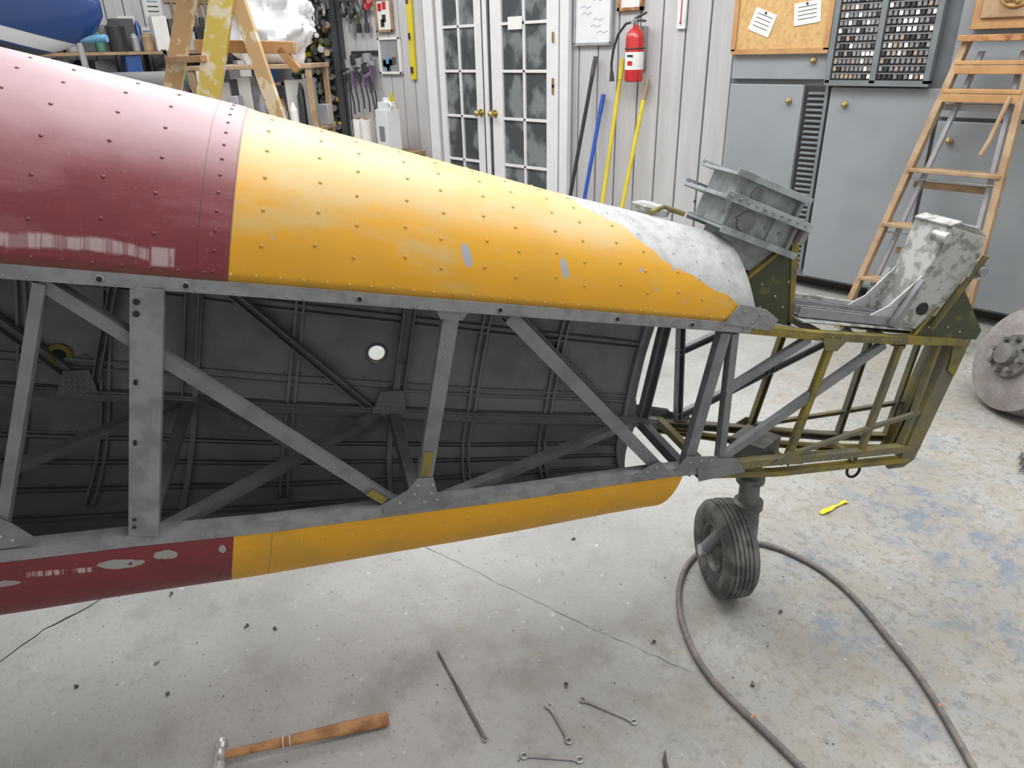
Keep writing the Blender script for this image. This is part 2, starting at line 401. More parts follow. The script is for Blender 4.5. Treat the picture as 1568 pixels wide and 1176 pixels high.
th_=MB("wall_thermometer",[M_white,M_redp]); th_.box((-3.18,4.94,1.74),(.075,.02,.24)); th_.cyl((-3.18,4.927,1.66),(-3.18,4.927,1.82),.004,mat=1); th_.sphere((-3.18,4.925,1.66),.008,mat=1); th_.done(bevel=.003)

fx=MB("fire_extinguisher",[M_redp,M_blk,M_paper,M_steel])
ex,ey=-3.50,4.83
fx.lathe((ex,ey,1.27),(0,0,1),[(0,.06),(.008,.068),(.02,.070),(.30,.070),(.33,.064),(.355,.045),(.37,.022),(.39,.020)],28)
fx.lathe((ex,ey,1.355),(0,0,1),[(0,.0706),(.001,.0708),(.12,.0708),(.121,.0706)],28,mat=2,caps=False)
fx.box((ex+.01,ey-.071,1.40),(.04,.003,.03),mat=0); fx.box((ex+.01,ey-.071,1.45),(.05,.003,.015),mat=1)
fx.cyl((ex,ey,1.655),(ex,ey,1.70),.02,mat=3)
fx.path([(ex-.01,ey,1.70),(ex+.03,ey,1.715),(ex+.09,ey,1.735)],[.011,.010,.008],8,mat=1)
fx.path([(ex-.01,ey,1.685),(ex+.04,ey,1.688),(ex+.085,ey,1.68)],[.010,.009,.008],8,mat=1)
fx.cyl((ex,ey-.02,1.68),(ex,ey-.045,1.68),.016,mat=3)
fx.path([(ex-.02,ey,1.68),(ex-.09,ey,1.67),(ex-.16,ey,1.60),(ex-.20,ey,1.50),(ex-.215,ey,1.40),(ex-.21,ey,1.33)],.010,8,mat=1)
fx.cyl((ex-.21,ey,1.34),(ex-.205,ey,1.27),.013,.02,mat=1)
fx.box((ex,ey+.09,1.5),(.05,.06,.3),mat=3); fx.torus((ex,ey,1.5),(0,0,1),.072,.005,mat=1)
fx.done()
def pole(name,x0,z0,x1,z1,r,m,head):
    o=MB(name,m); a=V((x1,4.90,z1)); b=V((x0,4.70,z0)); o.cyl(b,a,r,seg=12)
    d=(a-b).normalized()
    o.lathe(b-d*.02,d,[(0,.02),(.06,.02),(.10,.012)],12,mat=1)
    o.cyl(a-d*.14,a+d*.01,r*1.2,seg=12,mat=1)
    if head=='broom':
        o.box(b+V((0,0,-.02)),(.12,.05,.04),mat=1)
        for i in range(7): o.cyl(b+V((-.05+i*.017,0,-.03)),b+V((-.06+i*.020,-.01,-.12)),.009,.011,seg=6,mat=1)
    elif head=='mop':
        for i in range(9):
            an=i*.7; o.path([b+V((0,0,-.01)),b+V((.03*math.cos(an),.03*math.sin(an),-.05)),b+V((.05*math.cos(an),.05*math.sin(an),-.12))],.009,6,mat=1)
    return o.done()
pole("push_broom",-4.06,.13,-3.93,1.44,.016,[M_blk,M_dgrey],'broom')
pole("floor_mop",-3.90,.13,-3.84,1.16,.016,[M_mblue,M_mblue],'mop')
pole("broom",-3.69,.13,-3.66,1.42,.016,[M_yel,M_yel],'broom')
pole("dust_mop",-3.50,.13,-3.42,1.28,.016,[M_yel,M_tan],'mop')

# ------------------------------------------------------------------ bench area left of door
bn=MB("workbench",[M_wood,M_dgrey])
bn.box((-6.80,4.66,.55),(1.2,.50,.04))
for x in(-7.35,-6.25):
    for y in(4.46,4.87): bn.box((x,y,.265),(.07,.07,.53))
bn.box((-6.80,4.66,.2),(1.1,.45,.03),mat=1)
bn.done(bevel=.004)
for x in(-6.93,-6.79):
    pt=MB("paper_towel_roll",[M_paper,M_hick]); pt.lathe((x,4.6,.571),(0,0,1),[(0,.02),(0,.062),(.30,.062),(.30,.02)],24); pt.cyl((x,4.6,.571),(x,4.6,.89),.018,mat=1); pt.done()
bt=MB("white_jug",[M_white,M_yel,M_mgrey]); bt.box((-6.42,4.62,.78),(.20,.16,.415)); bt.box((-6.42,4.62,1.02),(.15,.12,.08)); bt.cyl((-6.42,4.62,1.05),(-6.42,4.62,1.10),.035,mat=0); bt.box((-6.42,4.535,.76),(.08,.01,.14),mat=2); bt.path([(-6.36,4.6,.96),(-6.30,4.6,1.03),(-6.36,4.6,1.07)],.015); bt.done(bevel=.02)
tr=MB("yellow_speed_square",[M_yel,M_blk]); tr.plate([(-6.86,4.949,.90),(-6.66,4.949,.90),(-6.76,4.949,1.14)],(0,-.012,0)); tr.plate([(-6.80,4.936,.93),(-6.72,4.936,.93),(-6.76,4.936,1.04)],(0,-.004,0),mat=1); tr.done(wall_back)
sg=MB("spray_guns",[M_silver,M_blk,M_steel,simple("purple_plastic",(.12,.05,.16),.4)])
sg.box((-7.18,4.94,1.52),(.5,.02,.04),mat=1)
for i,x in enumerate((-7.42,-7.33,-7.22,-7.12,-7.02,-6.98)):
    z=1.40-random.random()*.12
    sg.cyl((x,4.94,z+.1),(x,4.86,z+.1),.006,mat=2)
    sg.cyl((x-.06,4.85,z),(x+.05,4.85,z+.03),.026,mat=0 if i%2 else 2); sg.cyl((x,4.85,z),(x+.03,4.85,z-.16),.022,.016,mat=3 if i%2 else 1)
    sg.lathe((x-.03,4.85,z+.02),(0,0,1),[(0,.015),(.02,.05),(.10,.055),(.11,.02)],16,mat=0 if i%2 else 1)
    sg.path([(x+.03,4.85,z-.16),(x+.05,4.86,z-.3),(x+.02,4.88,z-.42)],.008,6,mat=1)
sg.done(wall_back)
# coiled cables, cords and small tools hung above the spray guns
cbz=MB("hanging_cables",[M_blk,M_dgrey,M_redp,M_silver,M_wood,M_green,M_mgrey])
cbz.box((-7.2,4.935,2.12),(.52,.03,.05),mat=4)
for i in range(7):
    x=-7.42+i*.075; k=[0,1,0,5,6,0,2][i]; r=random.uniform(.05,.08)
    cbz.cyl((x,4.94,2.08),(x,4.89,2.08),.006,mat=3)
    if i%2==0:
        for j in range(3): cbz.torus((x,4.90-.012*j,2.07-r*1.3-.01*j),(.1*j,1,.05),r,.010,18,6,mat=k)
    else:
        cbz.cyl((x,4.90,2.08),(x+.01,4.90,1.78-random.random()*.1),.016,mat=k); cbz.box((x+.01,4.90,1.76),(.06,.03,.09),mat=random.choice([0,3,1]))
cbz.done(wall_back)
rk=MB("clamp_rack",[M_dgrey,M_yel,M_green,M_wood,M_steel,M_blk])
rk.box((-8.03,4.93,1.2),(.92,.03,2.0),mat=0)
for x in(-8.46,-8.2,-7.95,-7.65):
    rk.box((x,4.86,1.1),(.06,.08,2.2),mat=3 if x>-8.3 and x<-7.8 else 0)
for x in(-8.46,-8.36,-8.24,-8.12,-8.0,-7.88,-7.76,-7.66):
    z=.35
    while z<2.2:
        k=random.choice([0,5,2,2,4,3,5,0]); rk.cyl((x-.06+random.random()*.04,4.80,z),(x+.08,4.76-random.random()*.08,z+random.uniform(-.05,.05)),random.uniform(.018,.042),seg=10,mat=k)
        if random.random()<.5: rk.box((x,4.80,z+.03),(.07,.10,.035),Matrix.Rotation(random.uniform(-.6,.6),3,'Y'),mat=random.choice([1,0,4,5]))
        z+=random.uniform(.07,.12)
for i in range(5): rk.path([(-8.0+i*.10,4.78,2.2),(-7.85+i*.10,4.72,1.75+.05*i),(-7.75+i*.05,4.78,2.1)],.014,mat=random.choice([5,0,4]))
for x,t in((-7.60,.05),(-7.55,-.05)): rk.cyl((x,4.92,.3),(x+t,4.93,1.35),.010,mat=4)
rk.done(bevel=.002)

# ------------------------------------------------------------------ left shelving
sh=MB("storage_shelf",[M_dgrey,M_wood])
for y in(.6,2.0,3.4,4.75):
    for x in(-9.3,-8.75): sh.box((x,y,.8),(.04,.04,1.6))
for z in(.3,.75,1.2,1.57): sh.box((-9.03,2.68,z),(.6,4.2,.03),mat=1)
shelf=sh.done()
cl=MB("shelf_clutter",[M_dgrey,M_blk,M_paper,M_greenbox,M_silver,M_blue,M_wood,M_yel,M_mgrey])
for z0 in(.766,1.216,1.586):
    for xx in(-9.12,-8.86):
        y=.75
        while y<4.6:
            w=random.uniform(.08,.26); h=random.uniform(.08,.34); k=random.choice([0,0,1,1,8,8,2,3,4,5,6,0,4])
            if random.random()<.6: cl.box((xx,y+w/2,z0+h/2),(random.uniform(.12,.22),w*.92,h),Matrix.Rotation(random.uniform(-.2,.2),3,'Z'),mat=k)
            else: cl.lathe((xx,y+w/2,z0),(0,0,1),[(0,w*.38),(h*.8,w*.4),(h*.85,w*.3),(h,w*.12)],14,mat=k)
            y+=w
cl.done(shelf,bevel=.006)
wp=MB("wall_papers",[M_paper,M_lblue,M_dgrey])
for y,z,w,h in((3.30,1.84,.18,.22),(3.5,1.74,.16,.20),(3.62,2.02,.20,.28),(3.66,1.72,.16,.22)):
    wp.box((-9.374,y,z),(.006,w,h))
    for i in range(4): wp.box((-9.369,y,z+h*.3-i*h*.18),(.004,w*.6,.012),mat=2 if i else 1)
wp.done()
ht=MB("hanging_tools",[M_blk,M_dgrey,M_silver,M_wood,M_hick,M_redp])
ht.box((-9.36,4.3,2.12),(.03,1.1,.05),mat=3)
for i in range(13):
    y=3.82+i*.08; k=random.choice([0,1,2,0,1,5]); L_=random.uniform(.18,.42)
    ht.cyl((-9.34,y,2.10),(-9.33,y+random.uniform(-.02,.02),2.10-L_),.014,mat=random.choice([3,4,0]))
    ht.box((-9.33,y,2.09-L_),(.03,.06,.10),mat=k)
ht.done(wall_left)
ra=Matrix.Rotation(math.atan2(R.y,R.x),3,'Z')
tk=MB("tool_trunk",[M_dgrey,M_blk,M_steel])
c=F*5.2+R*(-2.50)
tk.box(c+V((0,0,.62)),(.62,.4,1.24),ra); tk.lathe(c+V((0,0,1.24))-R*.31,R,[(0,.02),(0,.19),(.62,.19),(.62,.02)],24,mat=0)
for k in(-.2,.2): tk.box(c+R*k-F*.21+V((0,0,1.2)),(.04,.02,.12),ra,mat=2)
tk.done(bevel=.01)
base=F*5.6+R*(-3.95)
def mat_tip():
    m,nt,b=new_mat("wingtip_paint"); N=NT(nt); tc=N.n('ShaderNodeTexCoord')
    dp=N.n('ShaderNodeVectorMath',operation='DOT_PRODUCT'); N.l(tc.outputs['Object'],dp.inputs[0]); dp.inputs[1].default_value=(R.x*.30,R.y*.30,1)
    k=1.84+.30*base.dot(R)
    d=N.math('SUBTRACT',dp.outputs['Value'],k)
    c=N.mix(N.step(N.math('SUBTRACT',.05,N.math('ABSOLUTE',d)),-.004,.004),(.015,.05,.19),(.70,.71,.72))
    c=N.mix(N.step(N.math('MULTIPLY',d,-1.0),.06,.07),c,(.035,.04,.05))
    N.l(c,b.inputs['Base Color']); b.inputs['Roughness'].default_value=.3; b.inputs['Coat Weight'].default_value=.3
    return m
cw=MB("airplane_wingtip",[mat_tip(),M_white,M_lblue,M_steel,M_dgrey])
L=[]
for i in range(33):
    t=i/32; x=-1.1+2.25*t; hh=.42*math.sqrt(max(0,1-((x+.1)/1.26)**2))+.02
    L.append([base+R*x+F*(.16*math.sin(a)*hh/.44)+V((0,0,1.98+hh*math.cos(a)-.12*x)) for a in [2*math.pi*j/28 for j in range(28)]])
cw.rings(L)
cw.cyl(base+R*(-1.2)+V((0,0,1.60)),base+R*1.15+V((0,0,1.645)),.025,mat=2)
for k in(-.9,.0,.95):
    cw.cyl(base+R*k+V((0,0,0)),base+R*k+V((0,0,1.62)),.022,mat=3); cw.box(base+R*k+V((0,0,.02)),(.5,.06,.04),mat=3)
cw.done(smooth=60)
ct=MB("utility_cart",[M_dgrey,M_wood,M_greenbox,M_paper,M_silver,M_blk,M_mgrey])
c=F*5.6+R*(-1.75)
for a,b in((-.4,-.25),(.4,-.25),(-.4,.25),(.4,.25)): ct.box(c+R*a+F*b+V((0,0,.72)),(.04,.04,1.44),ra,mat=1)
for z in(.2,.6,1.02,1.44): ct.box(c+V((0,0,z)),(.86,.56,.03),ra,mat=1)
for z0 in(.215,.615,1.035):
    for ff in(-.22,-.08,.10):
        i=-.37
        while i<.36:
            w=random.uniform(.05,.11); h=random.uniform(.1,.36); q=c+R*(i+w/2)+F*(ff+random.uniform(-.02,.02))+V((0,0,z0))
            k=random.choice([0,2,3,4,5,6,1,0,5,6])
            if random.random()<.5: ct.box(q+V((0,0,h/2)),(w*.95,.11,h),ra,mat=k)
            else: ct.lathe(q,(0,0,1),[(0,w*.42),(h*.7,w*.45),(h*.8,w*.3),(h,w*.12)],12,mat=k)
            i+=w
ct.done(bevel=.004)
cb=MB("plastic_drop_cloth",simple("white_plastic_sheet",(.70,.71,.73),.3,var=.08,scale=6))
cc=c+R*.10
L=[]
for j in range(34):
    v_=j/33; r0=.26*max(0.02,math.sin(math.pi*min(1,.16+v_*.82)))**.55
    ring=[]
    for i in range(72):
        a=2*math.pi*i/72; p=V((math.cos(a)*2.2,math.sin(a)*2.2,v_*3.4))
        k=1+.55*(mnoise.noise(p*1.4))+.25*abs(mnoise.noise(p*3.3+V((3,1,2))))
        ring.append(cc+V((0,0,1.457+v_*.66))+R*(r0*math.cos(a)*k)+F*(.8*r0*math.sin(a)*k))
    L.append(ring)
cb.rings(L); cb.done(smooth=50)

# ------------------------------------------------------------------ wooden stepladder (left)
ld=MB("wooden_stepladder",[M_woodp,M_yelp,M_steel,M_orw])
def lp(r,d,z): return F*d+R*r+V((0,0,z))
def rail(r0,z0,r1,z1,d,w,t,m,d1=None):
    a=lp(r0,d,z0);b=lp(r1,d if d1 is None else d1,z1); ax=(b-a).normalized(); u=F; v_=ax.cross(u).normalized()
    ld.rings([[q+v_*(w/2)*i+u*(t/2)*j for i,j in((-1,-1),(1,-1),(1,1),(-1,1))] for q in(a,b)],m)
fr=lambda z:-1.235-(1.71-z)*.38
rr=lambda z:-1.06+(1.71-z)*.22
DN,DF=2.95,3.40
def sc_(r,d): return r*d/3.2
rail(sc_(fr(0),DF)-.02,0,sc_(fr(2.1),DF)-.02,2.1,DF,.075,.03,0)
rail(sc_(fr(0),DN)+.12,0,sc_(fr(2.1),DN)+.12,2.1,DN,.085,.03,1)
rail(sc_(rr(0),DN),0,sc_(rr(2.1),DN),2.1,DN+.02,.055,.03,0); rail(sc_(rr(0),DF)-.04,0,sc_(rr(2.1),DF)+.02,2.1,DF,.05,.03,0)
for z in(.3,.6,.9,1.2,1.5,1.8):
    p=lp(sc_(fr(z),DN)+.12,DN,z); q=lp(sc_(fr(z),DF)-.02,DF,z); d=(q-p).normalized(); n_=V((-d.y,d.x,0))
    ld.rings([[e+n_*(.05*i)+V((0,0,.012*j)) for i,j in((-1,-1),(1,-1),(1,1),(-1,1))] for e in(p,q)],3 if z==1.5 else 0)
for z in(1.0,1.52):
    rail(sc_(rr(z),DN)-.01,z,sc_(rr(z),DF)+.0,z,DN+.02,.05,.02,3 if z>1.5 else 0,DF)
rail(-1.18,1.545,-.80,1.53,3.02,.045,.03,3); rail(-.86,1.53,-.80,1.45,3.02,.03,.03,3)
ld.box(lp(-1.10,3.15,2.11),(.26,.58,.03),ra,mat=0)
ld.cyl(lp(fr(.9)+.1,DN,.9),lp(rr(.9),DN,.93),.006,mat=2)
ld.done(bevel=.003)

# ------------------------------------------------------------------ electrical cabinets
YC=4.64
cb=MB("electrical_cabinet",[M_cab,M_cab2,M_blk,M_brass])
cb.box((-1.57,4.80,1.09),(2.02,.27,2.02),mat=1)
def cdoor(x0,x1,z0,z1,knob=None):
    cb.box(((x0+x1)/2,YC+.005,(z0+z1)/2),(x1-x0,.03,z1-z0),mat=0)
    if knob: cb.cyl((knob[0],YC-.01,knob[1]),(knob[0],YC-.03,knob[1]),.018,mat=3); cb.sphere((knob[0],YC-.035,knob[1]),.014,mat=3)
cdoor(-2.57,-2.07,.14,1.275,(-2.15,1.18)); cdoor(-2.57,-1.945,1.305,2.1,(-2.03,1.41))
cdoor(-1.90,-1.30,.10,1.265,(-1.80,1.17))
cdoor(-1.28,-.60,.10,1.10,(-1.2,1.0)); cdoor(-1.28,-.60,1.12,2.1)
cb.box((-1.985,YC+.03,.70),(.165,.02,1.14),mat=2)
z=.17
while z<1.25: cb.box((-1.985,YC+.012,z),(.12,.02,.012),Matrix.Rotation(.5,3,'X'),mat=1); z+=.032
cb.box((-1.925,YC+.01,.7),(.02,.04,1.14),mat=1)
cb.box((-1.57,4.86,.04),(1.9,.12,.08),mat=2)
cab=cb.done(bevel=.004)
bp=MB("breaker_panel",[M_cab2,M_blk,M_mgrey,M_steel,M_tan,M_paper])
bp.box((-1.64,YC-.02,1.72),(.56,.03,.86),mat=1)
for x in(-1.915,-1.655,-1.37): bp.box((x,YC-.035,1.72),(.03,.05,.86),mat=0)
bp.box((-1.64,YC-.035,1.29),(.57,.05,.03),mat=0); bp.box((-1.64,YC-.035,2.15),(.57,.05,.03),mat=0)
for x0,x1 in((-1.895,-1.675),(-1.635,-1.39)):
    for r in range(21):
        z=1.325+r*.040
        bp.box(((x0+x1)/2,YC-.040,z+.016),(x1-x0,.014,.006),mat=2)
        n=9
        for k in range(n):
            xx=x0+.012+k*(x1-x0-.02)/(n-1)
            bp.box((xx,YC-.042,z),(.017,.018,.022),Matrix.Rotation(random.uniform(-.15,.15),3,'Y'),mat=random.choice([2,2,3,1,4,5]) )
bp.done(cab)
ck_=MB("cork_board",[M_cork,M_orw,M_paper,M_blk])
ck_.box((-2.255,YC-.022,1.79),(.60,.02,.64))
for c_,s_ in(((-2.255,YC-.028,1.465),(.63,.035,.03)),((-2.255,YC-.028,2.11),(.63,.035,.03)),((-2.56,YC-.028,1.79),(.03,.035,.64)),((-1.955,YC-.028,1.79),(.03,.035,.64))): ck_.box(c_,s_,mat=1)
for x,z,w,h,a in((-2.38,1.63,.15,.13,.35),(-2.10,1.67,.16,.12,-.12),(-2.35,1.92,.16,.2,.05),(-2.1,1.93,.2,.2,0)):
    ro=Matrix.Rotation(a,3,'Y'); ck_.box((x,YC-.035,z),(w,.004,h),ro,mat=2)
    for i in range(4): ck_.box(V((x,YC-.038,z))+ro@V((0,0,h*.3-i*h*.18)),(w*.7,.002,.003),ro,mat=3)
    ck_.sphere(V((x,YC-.042,z))+ro@V((0,0,h*.42)),.007,mat=3)
ck_.done(cab)
oc=MB("wooden_clock",[M_orw,M_wood,M_brass])
oc.box((-1.03,4.595,1.80),(.36,.06,.50)); oc.box((-1.03,4.56,1.80),(.28,.02,.40),mat=1); oc.torus((-1.03,4.548,1.72),(0,1,0),.07,.012,mat=0)
for i in range(8): oc.sphere((-1.03+.05*math.cos(i),4.545,1.72+.05*math.sin(i)),.02,mat=2)
oc.done(cab,bevel=.004)

# ------------------------------------------------------------------ right stepladder (folded, leaning)
lr=MB("folding_stepladder",[M_wood,M_orw,M_silver,M_steel,M_hick])
YT,YB=4.43,4.10
def P(x,z,dy=0): return V((x,YB+(YT-YB)*z/1.65+dy,z))
def rl(x0,x1,ztop,dy,w,t,m):
    a=P(x0,.0,dy);b=P(x1,ztop,dy)
    lr.rings([[q+V((i*t/2,j*w/2,0)) for i,j in((-1,-1),(1,-1),(1,1),(-1,1))] for q in(a,b)],m)
rl(-1.42,-1.16,1.50,0,.07,.032,0); rl(-.80,-.87,1.50,0,.07,.032,0)
rl(-1.36,-1.10,1.45,.07,.04,.024,2); rl(-.86,-.92,1.45,.07,.04,.024,2)
for z in(.30,.60,.885,1.27,1.40):
    t=z/1.5; xl_=-1.42+.26*t; xr_=-.80-.07*t
    lr.box(P((xl_+xr_)/2,z),(xr_-xl_,.09,.020),mat=1 if z>1 else 0)
    if z>1: lr.box(P((xl_+xr_)/2,z-.032,-.03),(xr_-xl_,.015,.040),mat=1)
    lr.cyl(P(xl_,z-.045),P(xr_,z-.045),.004,mat=3)
for z in(.45,.80,1.19): lr.box(P(-1.07,z,.08),(.36,.02,.035),mat=2 if z>1 else 0)
lr.box(P(-1.01,1.51,.0),(.36,.14,.03),mat=4)
lr.path([P(-.90,1.25,-.04),P(-.93,1.05,-.05),P(-.95,.98,-.05)],.012,mat=0)
lr.done(bevel=.003)

dm=MB("brake_drum",[M_rust,M_dsteel])
ax=V((-.62,-.70,.36)).normalized(); cc=V((-.40,3.60,.215))
prof=[(.12,.02),(.12,.10),(.10,.20)]
for i in range(9): h=.09-i*.024; prof+=[(h,.235),(h-.012,.235),(h-.013,.218),(h-.024,.218)]
prof+=[(-.13,.20),(-.13,.02)]
dm.lathe(cc,ax,prof,48); dm.lathe(cc+ax*.12,ax,[(0,.10),(.02,.095),(.03,.05),(.06,.045),(.065,.01)],24,mat=1)
u,w=dm.frame(ax)
for i in range(8):
    a=2*math.pi*i/8; dm.cyl(cc+ax*.12+(u*math.cos(a)+w*math.sin(a))*.075,cc+ax*.17+(u*math.cos(a)+w*math.sin(a))*.075,.012,seg=6,mat=1)
for i in range(72):
    a=2*math.pi*i/72; d=u*math.cos(a)+w*math.sin(a); dm.cyl(cc+d*.230-ax*.12,cc+d*.230+ax*.09,.005,seg=5)
dm.done(smooth=25)
chn=MB("steel_chain",M_dsteel)
for i in range(6): chn.torus((-.30+.006*i,3.12-.026*i,.011),(0,.3,1) if i%2 else (1,0,.3),.011,.0028,10,5)
chn.done()

# ------------------------------------------------------------------ FUSELAGE
S=.8
xl=V((-.485,-.844,.228)).normalized(); yl=V((.867,-.499,0)).normalized(); zl=xl.cross(yl).normalized()
MF=Matrix((xl,yl,zl)).transposed().to_4x4()
MF=Matrix.Translation(V((-.8336,1.532,.9168)))@MF@Matrix.Scale(S,4)
MFi=MF.inverted()
fus=empty("airplane_fuselage",MF)
def W(s): return .17+.135*s if s>-.6 else max(.05,.17+.135*s)
HT=[(-.2,.205),(0,.221),(.3,.240),(.555,.252),(1.04,.289),(1.4,.316),(1.87,.339),(2.8,.375)]
def H(s): return interp(HT,s)
LO=[(-.991,-.406),(-.664,-.44),(-.274,-.457),(.162,-.484),(.59,-.533),(.957,-.564),(1.272,-.592),(1.547,-.606),(1.786,-.624),(2.8,-.68)]
def zlo(s): return interp(LO,s)
def D(s): return .165+.065*s
SMAX=2.75
def deckpt(s0,t,off=0):
    n=2.15; w=W(s0)+off; h=H(s0)+off
    cy,sy=math.cos(t),math.sin(t)
    y=w*math.copysign(abs(cy)**(2/n),cy); z=h*abs(sy)**(2/n)
    u=(s0+.05)/(SMAX+.05); s=s0+((1-u)**6)*.50*z
    return V((s,y,z))
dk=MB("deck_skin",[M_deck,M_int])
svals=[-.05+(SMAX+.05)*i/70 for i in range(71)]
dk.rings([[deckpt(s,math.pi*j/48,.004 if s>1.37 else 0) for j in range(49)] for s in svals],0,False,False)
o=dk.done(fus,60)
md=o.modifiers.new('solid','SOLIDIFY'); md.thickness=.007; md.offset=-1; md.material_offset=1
rv=MB("deck_rivets",[M_ry,M_rr,M_rb])
def drivet(s,t,r=.0046,m=None):
    p=deckpt(s,t,.003 if s>1.37 else -.0004); q=deckpt(s,t+.02); e=deckpt(s+.02,t)
    n=(q-p).cross(e-p)
    if n.dot(V((0,p.y,p.z+.0001)))<0: n=-n
    bare=p.z>.03+.4*p.x
    rv.dome(p,n,r*(.75 if bare else 1),m if m is not None else (2 if bare else (1 if s>1.376 else 0)),seg=8)
s=.04;k=0
while s<2.6:
    for j in range(0,12):
        t=.24+j*.235+(.0 if k%2 else .05)
        if t<3.0 and not(1.34<s<1.44): drivet(s+random.uniform(-.004,.004),t)
    s+=.085 if k%2 else .11; k+=1
s=-.02
while s<2.6: drivet(s,.05,.0044); s+=.048
for j in range(26): drivet(1.405,.06+j*.12,.0042)
rv.done(fus)
def shellpt(s,t,off=0):
    w=W(s)
    if t<=1:
        return V((s,-(w+off+.03*math.sin(math.pi*t)),zlo(s)*t))
    a=math.pi*(t-1)/2; n=2.5; cy,sy=-math.cos(a),math.sin(a)
    return V((s,(w+off)*math.copysign(abs(cy)**(2/n),cy),zlo(s)-.025-(D(s)+off)*abs(sy)**(2/n) if t<3 else zlo(s)-.025))
tv=[0,.1,.2,.3,.4,.5,.575,.77,.85,1]+[1+2*i/30 for i in range(1,31)]
sv=[.065,.12,.25,.4,.55,.7,.8,.925,.995,1.1,1.2,1.29,1.33,1.34,1.45,1.6,1.75,1.9,2.05,2.2,2.4,2.6,2.75]
HS=(.925,.995)
def shell(name,off,mats):
    m=MB(name,mats)
    G=[[m.v(shellpt(s if s>.07 or t<1 else .045+.035*math.sin(math.pi*min(1,(t-1)/2)),t,off)) for t in tv] for s in sv]
    for i in range(len(sv)-1):
        for j in range(len(tv)-1):
            if abs(sv[i]-HS[0])<1e-6 and abs(tv[j]-.575)<1e-6:
                n=24; ci=[];sq=[]
                for k in range(n):
                    a=2*math.pi*k/n; c_,s_=math.cos(a),math.sin(a)
                    ci.append(m.v(shellpt(.96+.026*c_,.672+.046*s_,off)))
                    q=1/max(abs(c_),abs(s_)); sq.append(m.v(shellpt(.96+.035*c_*q,.6725+.0975*s_*q,off)))
                for k in range(n): m.face([ci[k],ci[(k+1)%n],sq[(k+1)%n],sq[k]])
                continue
            m.face([G[i][j],G[i+1][j],G[i+1][j+1],G[i][j+1]])
    return m.done(fus,60)
shell("inner_skin",-.004,M_int); shell("belly_skin",.004,M_belly)
br=MB("belly_rivets",[M_ry,M_rr])
s=.12
while s<2.6:
    for t in(2.93,2.72):
        p=shellpt(s,t,.004); br.dome(p,(0,1,-.15 if t>2.9 else -.6),.0042,1 if s>1.33 else 0,7)
    s+=.062
br.done(fus)
bh=MB("forward_bulkhead",[M_int,M_frame])
ring=[deckpt(SMAX-.02,math.pi*j/24,-.01) for j in range(25)]+[shellpt(SMAX-.02,t,-.01) for t in(.3,.6,1,1.3,1.6,2,2.4,2.8,3)]
bh.plate(ring,(.01,0,0)); bh.done(fus)

fm=MB("side_frame",[M_frame,M_frame2,M_olive,M_hole,M_rivet])
def nside(s,z,sg=1,dy=0): return V((s,sg*(W(s)+dy),z))
def member(a,b,w,sg=1,mat=0,dep=.03,dy=0.0,t=.004):
    p=nside(*a,sg,dy);q=nside(*b,sg,dy); d=(q-p).normalized(); inw=V((0,-sg,0)); wd=d.cross(inw)
    fm.chan(p,q,wd,w,inw,dep,t,mat)
def longeron(f,zt,zb,sg,mat,n=30,s0=-1.0,s1=SMAX,dy=.004):
    L=[]
    for i in range(n+1):
        s=s0+(s1-s0)*i/n; z=f(s); y=(W(s)+dy)
        pr=[(y,z+zt),(y+.001,z+zb),(y-.004,z+zb),(y-.005,z+zt-.006),(y-.040,z+zt-.007),(y-.040,z+zt)]
        L.append([V((s,sg*a,b)) for a,b in pr])
    fm.rings(L,mat,True)
for sg in(1,-1):
    longeron(lambda s:0.0,.004,-.024,sg,1 if sg>0 else 0,s0=-.03)
    longeron(zlo,.006,-.024,sg,1 if sg>0 else 0,s0=-.03)
    member((1.52,-.02),(1.52,-.60),.060 if sg>0 else .04,sg,0 if sg<0 else 1,.028,.008)
    member((1.698,-.03),(1.785,-.58),.022,sg,0)
    member((2.25,-.03),(2.25,-.62),.05,sg,0)
    member((.888,-.03),(.880,-.54),.038,sg,0,dy=.002)
    member((.055,-.03),(.035,-.47),.034,sg,0)
    member((.020,-.03),(-.095,-.455),.022,sg,0)
    member((1.70,-.03),(.955,-.560),.026,sg,0,.034,-.006)
    member((.735,-.03),(.140,-.478),.036,sg,0,.03,-.003)
    member((2.6,-.03),(1.80,-.61),.035,sg,0)
    def gus(pts,mat=0,dy=.003): fm.plate([nside(a,b,sg,dy) for a,b in pts],(0,-sg*.004,0),mat)
    gus([(.80,-.555),(.845,-.515),(.860,-.475),(.905,-.475),(.925,-.51),(.985,-.55),(.975,-.575),(.80,-.560)],0,.010)
    gus([(1.71,-.60),(1.76,-.55),(1.82,-.51),(1.86,-.53),(1.88,-.62)],0,.010)
    gus([(.10,-.49),(.15,-.445),(.19,-.46),(.24,-.50)],0,.010)
    gus([(-.10,-.46),(-.06,-.43),(.06,-.43),(.09,-.48)],0,.012)
    gus([(.845,-.02),(.86,-.045),(.915,-.045),(.93,-.02)],0,.003)
    for a,b in((.86,-.495),(.900,-.495),(.86,-.52),(.905,-.52),(.84,-.54),(.94,-.545),(.875,-.545),(1.80,-.54),(1.82,-.57),(1.78,-.58),(1.84,-.60),(1.76,-.59),(.16,-.465),(.19,-.48),(.0,-.445),(.04,-.45),(-.04,-.445)):
        fm.dome(nside(a,b,sg,.011),(0,sg,0),.0055,4)
L=[]
for i in range(31):
    s=-.03+(SMAX+.0)*i/30; z=zlo(s); y=-(W(s)-.030)
    L.append([V((s,y,z+.012)),V((s,y,z-.022)),V((s,y-.004,z-.022)),V((s,y-.004,z+.008)),V((s,y-.03,z+.008)),V((s,y-.03,z+.012))])
fm.rings(L,0,True)
